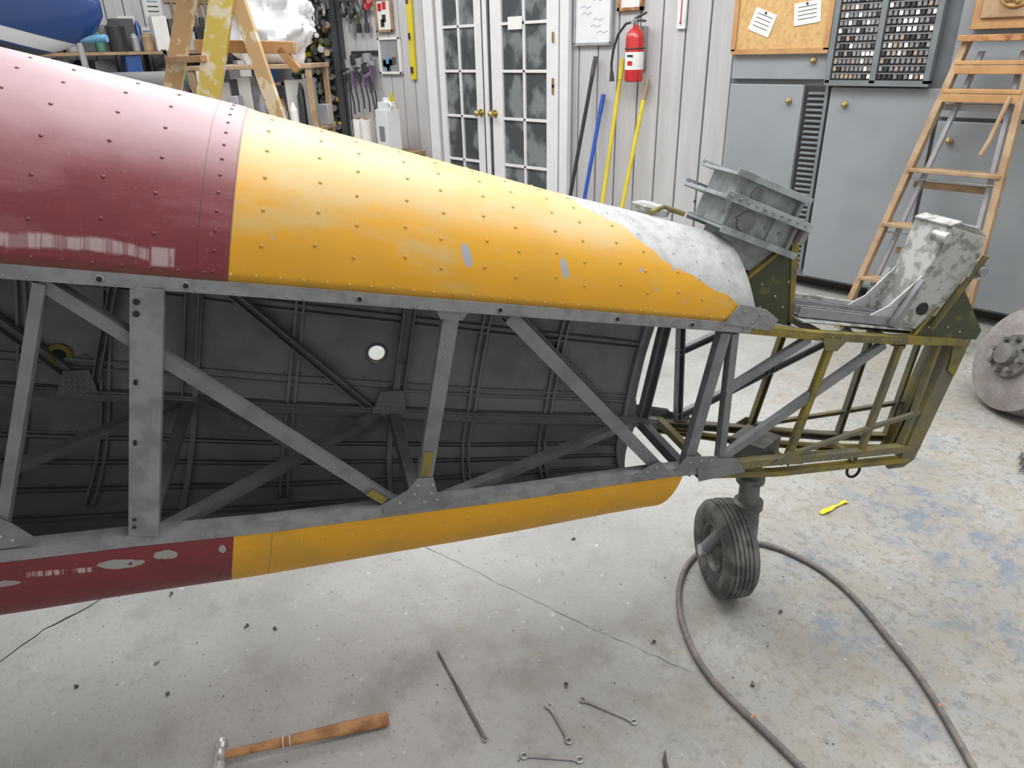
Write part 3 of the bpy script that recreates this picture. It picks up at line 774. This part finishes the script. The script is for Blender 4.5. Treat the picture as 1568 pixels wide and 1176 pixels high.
fm.plate([nside(a,b,1,.004) for a,b in((.872,-.40),(.897,-.40),(.897,-.47),(.872,-.47))],(0,.001,0),2)
fm.plate([nside(a,b,1,.002) for a,b in((1.015,-.505),(1.030,-.520),(.985,-.55),(.972,-.535))],(0,.002,0),2)
for z in(-.05,-.075,-.22,-.225,-.36,-.365,-.555,-.575):
    for ds in(-.018,.018):
        fm.cyl(nside(1.52+ds,z,1,.0085),nside(1.52+ds,z,1,.0095),.0065 if z>-.1 else .004,seg=12,mat=3)
z=-.03
while z>-.60:
    for ds in(-.026,.026): fm.dome(nside(1.52+ds,z,1,.0088),(0,1,0),.002,4,6)
    z-=.035
for s in(1.60,1.452,1.108,.77,.435,.19,1.9,2.2):
    fm.lathe(nside(s,-.010,1,.005),(0,1,0),[(0,.009),(.002,.009),(.003,.006)],12,mat=4); fm.cyl(nside(s,-.010,1,.007),nside(s,-.010,1,.009),.0055,seg=12,mat=3)
s=0
while s<2.6:
    fm.dome(nside(s,-.018,1,.005),(0,1,0),.0022,4,6); fm.dome(nside(s,zlo(s)-.012,1,.005),(0,1,0),.0026,4,6); s+=.035
for (a,b),(c_,d_),dy in(((1.70,-.03),(.955,-.56),-.005),((.735,-.03),(.14,-.478),-.002),((.888,-.03),(.88,-.54),.003)):
    for i in range(3,30,2):
        t=i/32
        if t<.25 or t>.75: fm.dome(nside(a+(c_-a)*t,b+(d_-b)*t,1,dy),(0,1,0),.0028,4,6)
fm.done(fus)

ir=MB("interior_formers",[M_frame,M_str,M_alum,M_olive,M_int,M_hole])
for s in(.1,.36,.62,.885,1.2,1.50,1.75,1.98,2.3):
    main=s in(.1,.885,1.50,2.3)
    L=[]
    hw=.008 if main else .004
    for i in range(44):
        t=(3.0 if main else 1.75)*i/43; p=shellpt(s,t,-.006); c_=V((s,0,zlo(s)*.6)); d=(c_-p); d.x=0; d.normalize(); dd=.020 if main else .013
        L.append([p+V((-hw,0,0)),p+V((hw,0,0)),p+d*dd+V((hw,0,0)),p+d*dd+V((-hw,0,0))])
    ir.rings(L,4,True)
    if not main:
        L=[[q+V((.022,0,0)) for q in r] for r in L]; ir.rings(L,4,True)
for t in(.16,.20,.42,.46,.84,.88,1.22,1.25,1.40,1.43,1.60,1.63,1.80,1.83,2.0,2.03,2.2,2.3):
    L=[]
    for i in range(26):
        s=.09+2.6*i/25; p=shellpt(s,t,-.005); q=shellpt(s,t+.014,-.005); c_=V((s,0,zlo(s)*.6)); d=(c_-p); d.x=0; d.normalize()
        L.append([p,q,q+d*.014,p+d*.014])
    ir.rings(L,0,True)
# rivet lines on the inner skin beside the stringers
for t in(.14,.40,.82,1.20,1.38,1.58,1.78):
    s=.14
    while s<2.3:
        p=shellpt(s,t,-.006); d=V((s,0,zlo(s)*.6))-p; d.x=0; ir.dome(p,d,.0026,0,5); s+=.05
def bar(p,q,w,h,mat=0):
    p=V(p);q=V(q);d=(q-p).normalized(); u=d.cross(V((0,0,1))).normalized(); v_=u.cross(d)
    ir.chan(p,q,u,w,-v_,h,.004,mat)
for s in(.03,.885,1.52,2.25): bar((s,-W(s),zlo(s)),(s,W(s),zlo(s)),.032,.03)
for a,b in((1.50,.93),(.84,.08),(2.2,1.55)): bar((a,W(a)-.02,zlo(a)),(b,-W(b)+.02,zlo(b)),.030,.025)
for a,b in((.93,1.50),): bar((a,W(a)-.02,zlo(a)+.01),(b,-W(b)+.02,zlo(b)+.01),.014,.014)
for s in(.90,1.83):
    zc=zlo(s)+.03
    ir.plate([(s-.06,-W(s)+.035,zc-.04),(s+.06,-W(s)+.035,zc-.04),(s+.04,-W(s)+.035,zc+.045),(s-.03,-W(s)+.035,zc+.055)],(0,.004,0),0)
    for i in range(6):
        for j in range(4): ir.cyl((s-.040+i*.016,-W(s)+.039,zc-.03+j*.016),(s-.040+i*.016,-W(s)+.0400,zc-.03+j*.016),.0022,seg=8,mat=2)
ir.torus((.96,-W(.96)-.018,-.380),(0,1,0),.032,.004,mat=0)
ir.lathe((1.89,-W(1.89)+.0,-.52),(0,1,0),[(0,.036),(.003,.036),(.004,.022)],20,mat=3)
ir.cyl((1.89,-W(1.89)+.004,-.52),(1.89,-W(1.89)+.006,-.52),.021,seg=20,mat=5)
ir.done(fus,smooth=25)

# ---- tail truss
tt=MB("tail_truss",[M_tailf,M_olive,M_rivet,M_hole,M_frame])
def tl(pts,w,h,mat=0):
    for a,b in zip(pts[:-1],pts[1:]):
        p=V(a);q=V(b);d=(q-p).normalized(); inw=V((0,-1 if p.y>0 else 1,0)); wd=d.cross(inw)
        tt.chan(p,q,wd,w,inw,h,.004,mat)
UZ=[(-1.01,.018),(-.647,-.003),(-.295,-.010),(.0,.0)]
for sg in(1,-1):
    def n3(s,z,dy=.004): return V((s,sg*(W(s)+dy),z))
    tl([n3(.02,-.012),n3(-.295,-.018),n3(-.647,-.012),n3(-1.01,.006)],.026,.03,1 if sg>0 else 0)
    tl([n3(.10,zlo(.1)-.01),n3(-.274,-.465),n3(-.664,-.445),n3(-.985,-.415)],.026,.03,0)
    tl([n3(-.02,-.505),n3(-.36,-.510),n3(-.70,-.49),n3(-.985,-.465)],.018,.03,1)
    tl([n3(-.378,-.03),n3(-.380,-.45)],.022,.02,1 if sg>0 else 0)
    tl([n3(-.28,-.03,0),n3(-.02,-.215,0)],.024,.02,4)
    tl([n3(-.09,-.45,0),n3(-.36,-.235,0),n3(-.62,-.03,0)],.028,.02,4)
    tl([n3(-.975,0),n3(-.970,-.46)],.065,.05,0)
    tl([n3(-.89,-.01,0),n3(-.93,-.44,0)],.014,.02,0)
    tl([n3(-.70,-.03,0),n3(-.73,-.44,0)],.020,.02,0)
    tl([n3(-.38,-.445,0),n3(-.69,-.35,0),n3(-.95,-.27,0)],.014,.015,0)
    tt.plate([n3(-.32,-.02,.006),n3(-.43,-.02,.006),n3(-.40,-.06,.006),n3(-.35,-.06,.006)],(0,sg*.003,0),0)
    tt.plate([n3(-.31,-.47,.006),n3(-.45,-.47,.006),n3(-.40,-.42,.006),n3(-.36,-.42,.006)],(0,sg*.003,0),0)
    tt.plate([n3(-.02,-.52,.008),n3(-.20,-.49,.008),n3(-.14,-.44,.008),n3(.02,-.44,.008)],(0,sg*.003,0),4)
    tt.plate([n3(-.94,-.02,.008),n3(-1.0,-.02,.008),n3(-1.0,-.12,.008),n3(-.96,-.10,.008)],(0,sg*.003,0),1)
    s=0
    while s>-1.0:
        tt.dome(n3(s,interp(UZ,s)-.008,.006),(0,sg,0),.003,2,7); tt.dome(n3(s,zlo(s)-.01,.006),(0,sg,0),.003,2,7); s-=.045
for s,za in((-.378,-.02),(-.70,-.02),(-.378,-.46),(-.70,-.45),(-.97,-.44),(-.97,.0),(-.03,-.46)):
    tt.chan((s,-W(s),za),(s,W(s),za),(1,0,0),.03,(0,0,-1),.02,.004,0)
tt.cyl((-1.0,0,.01),(-.985,0,-.47),.022,mat=0)
for i in range(5): tt.box((-.985,0,-.05-.09*i),(.05,.10,.012),mat=0)
tt.path([(-.985,.04,-.42),(-1.0,.035,-.46),(-.98,.03,-.49),(-.92,.03,-.50)],.016,10,mat=0)
tt.torus((-.78,.02,-.535),(0,1,.1),.028,.005,mat=3)
tt.cyl((-.98,0,-.20),(-1.03,0,-.20),.02,mat=0)
tt.done(fus)

# ---- fittings on tail
tf=MB("tail_fittings",[M_green,M_alum,M_lgrey,M_olive,M_rivet,M_hole,M_blk,M_frame2])
for sg in(1,-1):
    def n3(s,z,dy=0): return V((s,sg*(.055+dy),z))
    tf.plate([n3(.0,.075),n3(-.150,.235),n3(-.185,.228),n3(-.255,.0),n3(-.18,-.02),n3(-.08,-.01)],(0,-sg*.005,0),0)
    tf.plate([n3(-.150,.243,.004),n3(-.180,.236,.004),n3(-.255,-.005,.004),n3(-.243,-.005,.004)],(0,-sg*.02,0),3)
    tf.plate([n3(.0,.071,.004),n3(-.150,.243,.004),n3(-.158,.236,.004),n3(-.01,.066,.004)],(0,-sg*.02,0),3)
    def n4(s,z,dy=0): return V((s,sg*(.055+dy),z))
    tf.plate([n4(-.745,.010),n4(-.83,.195),n4(-.862,.200),n4(-1.035,.055),n4(-1.03,.020)],(0,-sg*.005,0),0)
    tf.plate([n4(-.745,.005,.004),n4(-.83,.203,.004),n4(-.842,.198,.004),n4(-.760,.010,.004)],(0,-sg*.02,0),3)
    for a,b in((-.12,.03),(-.16,.07),(-.19,.12),(-.10,.10),(-.20,.04)):
        tf.dome(n3(a,b,.0005),(0,sg,0),.005,4,8)
    for a,b in((-.80,.04),(-.84,.08),(-.88,.05),(-.94,.04),(-.85,.13)): tf.dome(n4(a,b,.0005),(0,sg,0),.005,4,8)
    tf.plate([V((-.02,sg*.055,-.02)),V((-.26,sg*.055,-.02)),V((-.26,sg*(W(-.25)),-.01)),V((-.02,sg*W(-.02),-.01))],(0,0,.006),7)
tf.plate([(.08,W(.08)+.007,.000),(-.10,W(-.1)+.007,-.012),(-.115,W(-.1)+.007,.025),(-.06,W(-.06)+.004,.052),(.04,W(.04)+.002,.060)],(0,-.003,0),7)
for a,b in((-.08,.01),(-.04,.035),(.02,.04),(-.02,.01)): tf.dome((a,W(a)+.0075,b),(0,1,0),.004,4,8)
tf.plate([(-.25,W(-.25)-.03,.012),(-.25,-W(-.25)+.01,.012),(-.74,-W(-.74)+.01,.018),(-.74,W(-.74)-.02,.018)],(0,0,.006),1)
for y in(.06,-.05): tf.chan((-.25,y,.022),(-.74,y*.6,.028),(0,1,0),.03,(0,0,1),.03,.004,7)
tf.chan((-.25,-.10,.03),(-.74,-.05,.04),(0,1,0),.02,(0,0,1),.03,.004,1)
for i in range(10):
    s=-.28-i*.045; tf.dome((s,.02,.022),(0,0,1),.006,4,7)
def uq(s,y,z): return V((s,y,z+.035))
tf.plate([uq(-.66,-.05,-.02),uq(-.66,.05,-.02),uq(-.70,.080,.335),uq(-.70,-.080,.335)],(-.005,0,0),1)
for sg in(1,-1):
    tf.plate([uq(-.66,sg*.05,-.02),uq(-.80,sg*.05,.0),uq(-.855,sg*.080,.27),uq(-.84,sg*.080,.325),uq(-.70,sg*.080,.335)],(0,-sg*.005,0),1)
    tf.plate([uq(-.665,sg*.055,-.01),uq(-.50,sg*.055,-.01),uq(-.60,sg*.058,.06),uq(-.680,sg*.06,.17)],(0,-sg*.004,0),1)
    tf.plate([uq(-.62,sg*.058,.0),uq(-.655,sg*.058,.0),uq(-.675,sg*.062,.16),uq(-.668,sg*.062,.16)],(0,sg*.02,0),7)
    tf.plate([uq(-.80,sg*.052,.0),uq(-.815,sg*.052,.0),uq(-.872,sg*.084,.27),uq(-.856,sg*.084,.27)],(0,sg*.015,0),3)
    for i in range(6):
        tf.dome(uq(-.680-.006*i,sg*(.056+.0040*i),.04+.055*i),(0,sg,0),.006,4,8); tf.dome(uq(-.79-.009*i,sg*(.056+.0040*i),.05+.048*i),(0,sg,0),.006,4,8)
tf.cyl(uq(-.735,.0575,.065),uq(-.735,.063,.065),.022,seg=20,mat=5)
tf.plate([uq(-.69,-.075,.335),uq(-.69,.075,.335),uq(-.73,.075,.352),uq(-.73,-.075,.352)],(0,0,.006),1)
tf.plate([uq(-.80,-.075,.345),uq(-.80,.075,.345),uq(-.85,.075,.325),uq(-.85,-.075,.325)],(0,0,.006),1)
tf.lathe(uq(-.87,.085,.22),(0,1,0),[(-.03,.012),(-.03,.026),(0,.026),(0,.016),(.02,.016),(.02,.008)],18,mat=7)
tf.box(uq(-.865,.06,.22),(.05,.05,.06),mat=1)
tf.lathe(uq(-.68,.06,.30),(-.2,1,0),[(-.02,.018),(.03,.018),(.03,.008)],14,mat=1)
RT=Matrix.Rotation(math.radians(-9),3,'Y')
c0=V((-.01,-.02,.315))
def gb(off,size,mat=2): tf.box(c0+RT@V(off),size,RT,mat)
gb((.0,0,.062),(.27,.20,.008)); gb((-.01,0,.03),(.22,.15,.06)); gb((-.005,0,-.005),(.31,.24,.010)); gb((-.02,0,-.045),(.24,.16,.07)); gb((-.03,0,-.085),(.28,.20,.008)); gb((-.03,0,-.13),(.18,.12,.09))
for sg in(1,-1):
    gb((.0,sg*.10,.068),(.27,.005,.020)); gb((-.005,sg*.12,.0),(.31,.005,.025)); gb((-.03,sg*.10,-.088),(.28,.005,.02))
    for i in range(10):
        tf.dome(c0+RT@V((-.12+i*.027,sg*.088,.067)),RT@V((0,0,1)),.006,4,8); tf.dome(c0+RT@V((-.14+i*.03,sg*.11,.001)),RT@V((0,0,1)),.006,4,8)
        tf.dome(c0+RT@V((-.135+i*.030,sg*.1235,.002)),RT@V((0,sg,0)),.005,4,8)
        if i%2: tf.dome(c0+RT@V((-.12+i*.026,sg*.0815,-.045)),RT@V((0,sg,0)),.006,4,8)
for x_ in(-.115,.095): gb((x_,.085,.03),(.012,.02,.06),7)
gb((-.135,.083,-.045),(.012,.02,.07),7); gb((.085,.083,-.045),(.012,.02,.07),7); gb((-.06,.082,-.045),(.010,.012,.07),2)
gb((-.160,.0,-.02),(.02,.22,.06),7)
tf.lathe(c0+RT@V((.03,.079,-.048)),V((0,1,0)),[(0,.030),(.006,.030),(.006,.018)],20,mat=7)
tf.lathe(c0+RT@V((.03,.075,.030)),V((0,1,0)),[(0,.020),(.003,.020),(.003,.010)],20,mat=7)
for z_ in(.05,.09,.13): tf.cyl((.10,.02,z_),(-.12,.02,z_-.01),.016,mat=6)
tf.lathe((.26,-.08,.235),(0,0,1),[(0,.055),(.02,.06),(.03,.03)],18,mat=1)
tf.path([(.30,.0,.245),(.24,-.04,.262),(.18,-.02,.255)],.008,8,mat=3)
tf.done(fus,bevel=.0015)

# ---- tail wheel
tw=MB("tail_wheel",[M_rubber,M_dsteel,M_steel,M_frame],xf=MFi)
C0=V((-.775,1.640,.148)); ax=V((-.60,-.80,.0)).normalized()
prof=[]
pts=[(-.030,.075),(-.040,.082),(-.048,.100),(-.050,.118),(-.044,.134),(-.034,.143)]
for a,b in pts: prof.append((a,b))
for h in(-.026,-.013,0,.013,.026):
    prof+=[(h-.0055,.1475-abs(h)*.08),(h+.0045,.1478-abs(h)*.08),(h+.005,.1425-abs(h)*.08),(h+.007,.1425-abs(h)*.08)]
prof+=[(-a,b) for a,b in reversed(pts)]
tw.lathe(C0,ax,prof,56,0,False)
for sg in(1,-1):
    tw.lathe(C0,ax*sg,[(.030,.078),(.036,.079),(.037,.072),(.022,.066),(.020,.040),(.030,.034),(.040,.026),(.048,.024),(.048,.008)],40,1,False)
    u,w=tw.frame(ax)
    for i in range(6):
        a=i*math.pi/3; p=C0+(u*math.cos(a)+w*math.sin(a))*.052+ax*sg*.021; tw.cyl(p,p+ax*sg*.006,.006,seg=6,mat=2)
tw.cyl(C0-ax*.075,C0+ax*.075,.011,mat=2)
for sg in(1,-1): tw.cyl(C0+ax*sg*.066,C0+ax*sg*.08,.018,seg=6,mat=2)
K=MF@V((-.405,0,-.735)); T=MF@V((-.33,0,-.47))
side=V((-ax.y,ax.x,0))
if side.dot(K-C0)<0: side=-side
for sg in(1,-1):
    a=C0+ax*sg*.066
    tw.path([a,a+(K-a)*.35+ax*sg*.012-V((0,0,.01)),a+(K-a)*.7+ax*sg*.010,K-V((0,0,.02))],[.020,.020,.024,.028],12,mat=3)
tw.lathe(K-V((0,0,.05)),(T-K),[(0,.028),(.01,.034),(.06,.034),(.065,.042),(.085,.042),(.09,.030),(.15,.028),(.155,.040),(.175,.040),(.18,.026),(.26,.026)],22,1)
tw.cyl(K+(T-K)*.4+side*.03,K+(T-K)*1.0+side*.05,.014,mat=3)
tw.cyl(T+V((0,0,-.02))+xl*.10,K+(T-K)*.55,.012,mat=3)
tw.box(T,(.10,.10,.06),mat=1)
tw.done(fus,smooth=35)

# ------------------------------------------------------------------ floor items
cu=bpy.data.curves.new("air_hose","CURVE"); cu.dimensions='3D'; cu.bevel_depth=.0085; cu.bevel_resolution=4
hp=[(.35,.95),(.10,1.30),(-.05,1.49),(-.13,1.58),(-.22,1.68),(-.33,1.76),(-.45,1.86),(-.58,1.92),(-.71,1.93),(-.81,1.90),(-.88,1.81),(-.91,1.72),(-.89,1.60),(-.82,1.47),(-.72,1.37),(-.62,1.30),(-.51,1.27),(-.40,1.24),(-.33,1.22),(-.20,1.17),(.0,1.10),(.3,1.05)]
sp_=cu.splines.new('NURBS'); sp_.points.add(len(hp)-1); sp_.use_endpoint_u=True; sp_.order_u=4
for p,q in zip(sp_.points,hp): p.co=(q[0],q[1],.0095,1)
cu.materials.append(M_hose); ho=bpy.data.objects.new("air_hose",cu); bpy.context.collection.objects.link(ho)
hb=MB("hose_bands",M_orange)
for q in((-.47,1.262),(-.155,1.61)): hb.torus((q[0],q[1],.0095),(1,-.2,0),.0075,.003,12,6)
hb.done(ho)

hm=MB("hammer",[M_hick,M_steel,M_paper])
a=V((-1.30,.30,.030)); b=V((-1.11,.64,.016)); d=(b-a).normalized(); u=V((-d.y,d.x,0))
L=[]
for t,r in((0,.011),(.1,.0105),(.3,.011),(.5,.014),(.75,.0165),(.92,.017),(.98,.018),(1,.014)):
    p=a.lerp(b,t); L.append([p+u*(r*1.05*math.cos(k))+V((0,0,r*.85*math.sin(k))) for k in[2*math.pi*i/16 for i in range(16)]])
hm.rings(L,0)
for t in(.36,.40): p=a.lerp(b,t); hm.torus(p,d,.0122,.0012,20,6,mat=2)
hm.lathe(a-u*.045,u,[(0,.012),(.003,.017),(.018,.017),(.022,.012),(.035,.014),(.055,.014),(.062,.010),(.072,.015),(.084,.014),(.092,.006)],20,mat=1)
hm.done()
def wrench(name,a,b,w,both=False,z=.004):
    o=MB(name,M_steel); a=V((*a,z));b=V((*b,z)); d=(b-a).normalized(); u=V((-d.y,d.x,0))
    p0=a+d*w*1.2; p1=b-d*w*1.3
    L=[]
    for t,k in((0,.55),(.12,.36),(.5,.34),(.88,.36),(1,.55)):
        p=p0.lerp(p1,t); L.append([p+u*(w*k*i)+V((0,0,.0028*j)) for i,j in((-1,-1),(1,-1),(1,1),(-1,1))])
    o.rings(L)
    o.torus(a+d*w*.6,(0,0,1),w*.75,w*.26,18,8)
    if both: o.torus(b-d*w*.6,(0,0,1),w*.75,w*.26,18,8)
    else:
        c=b-d*w*.4; n=14
        out=[];inn=[]
        for i in range(n+1):
            an=math.radians(40+280*i/n); dd=d*math.cos(an)+u*math.sin(an); out.append(c+dd*w*1.05); inn.append(c+dd*w*.5)
        for i in range(n): o.plate([out[i],out[i+1],inn[i+1],inn[i]],(0,0,.004))
    return o.done(bevel=.0006)
wrench("combination_wrench",(-.67,1.06),(-.81,1.02),.009)
wrench("combination_wrench",(-.75,.905),(-.86,.95),.010)
wrench("box_wrench",(-.81,.80),(-.70,.89),.010,True)
pn=MB("long_punch",[M_dsteel,M_steel]); a=V((-1.20,.87,.005));b=V((-.90,.77,.005)); d=b-a
pn.path([a,a+d*.03,a+d*.42,a+d*.45,a+d*.97,b],[.002,.0028,.0032,.0048,.0048,.003],8); pn.torus(a+d*.99,(0,0,1),.006,.002,12,6,mat=1); pn.done()
pc=MB("center_punch",[M_dsteel]); pc.path([(-.575,1.045,.005),(-.56,1.02,.006),(-.50,.96,.006)],[.001,.005,.006],8); pc.done()
tp=MB("yellow_tape_strip",M_yel); a=V((-.71,2.21,.004));b=V((-.675,2.345,.004)); d=(b-a).normalized(); u=V((-d.y,d.x,0))
L=[]
for i in range(9):
    t=i/8; p=a.lerp(b,t)+V((0,0,.004*math.sin(t*9)**2)); ww=.007+.003*math.sin(t*7)
    L.append([p+u*ww,p-u*ww,p-u*ww+V((0,0,.002)),p+u*ww+V((0,0,.002))])
tp.rings(L); tp.done()
db=MB("scattered_hardware",[M_dsteel,M_dgrey,M_paper,M_yel,M_steel,M_tan])
for x,y in((-1.98,.45),(-1.61,.60),(-1.68,.55),(-1.73,.31),(-1.80,.13),(-1.60,.29),(-1.25,1.51),(-.59,1.66),(-.52,1.36),(-.79,1.31),(-.87,1.03)):
    k=random.choice([0,1,0,4,4]); an=random.random()*6; d=V((math.cos(an),math.sin(an),0)); p=V((x,y,.004))
    db.cyl(p,p+d*random.uniform(.005,.014),.0025,seg=8,mat=k); db.cyl(p-d*.003,p,.0052,seg=6,mat=k)
for i in range(500):
    x=random.uniform(-2.2,-.1); y=random.uniform(.2,2.6); r=random.uniform(.0008,.0022)
    db.sphere((x,y,r*.5),r,6,4,mat=random.choice([1,5,0,3,1,2]),sc=(1.4,1,.6))
db.done()

# ------------------------------------------------------------------ light
w=bpy.data.worlds.new("world"); scene.world=w; w.use_nodes=True
bg=w.node_tree.nodes["Background"]; bg.inputs[0].default_value=(1,.988,.97,1); bg.inputs[1].default_value=.82
def area(name,loc,rot,size,power,col=(1,1,1),sy=None):
    l=bpy.data.lights.new(name,'AREA'); l.energy=power; l.color=col; l.size=size
    if sy: l.shape='RECTANGLE'; l.size_y=sy
    o=bpy.data.objects.new(name,l); o.location=loc; o.rotation_euler=rot; bpy.context.collection.objects.link(o)
area("ceiling_light",(-2.6,2.6,3.6),(0,0,0),3.0,110,sy=1.2)
area("ceiling_light",(-1.2,1.2,3.6),(0,0,0),3.0,66,sy=1.0)
area("ceiling_light",(-6.0,2.6,3.6),(0,0,0),3.0,100,sy=1.2)
area("ceiling_light",(.6,3.0,3.6),(0,0,0),2.0,66,sy=1.2)
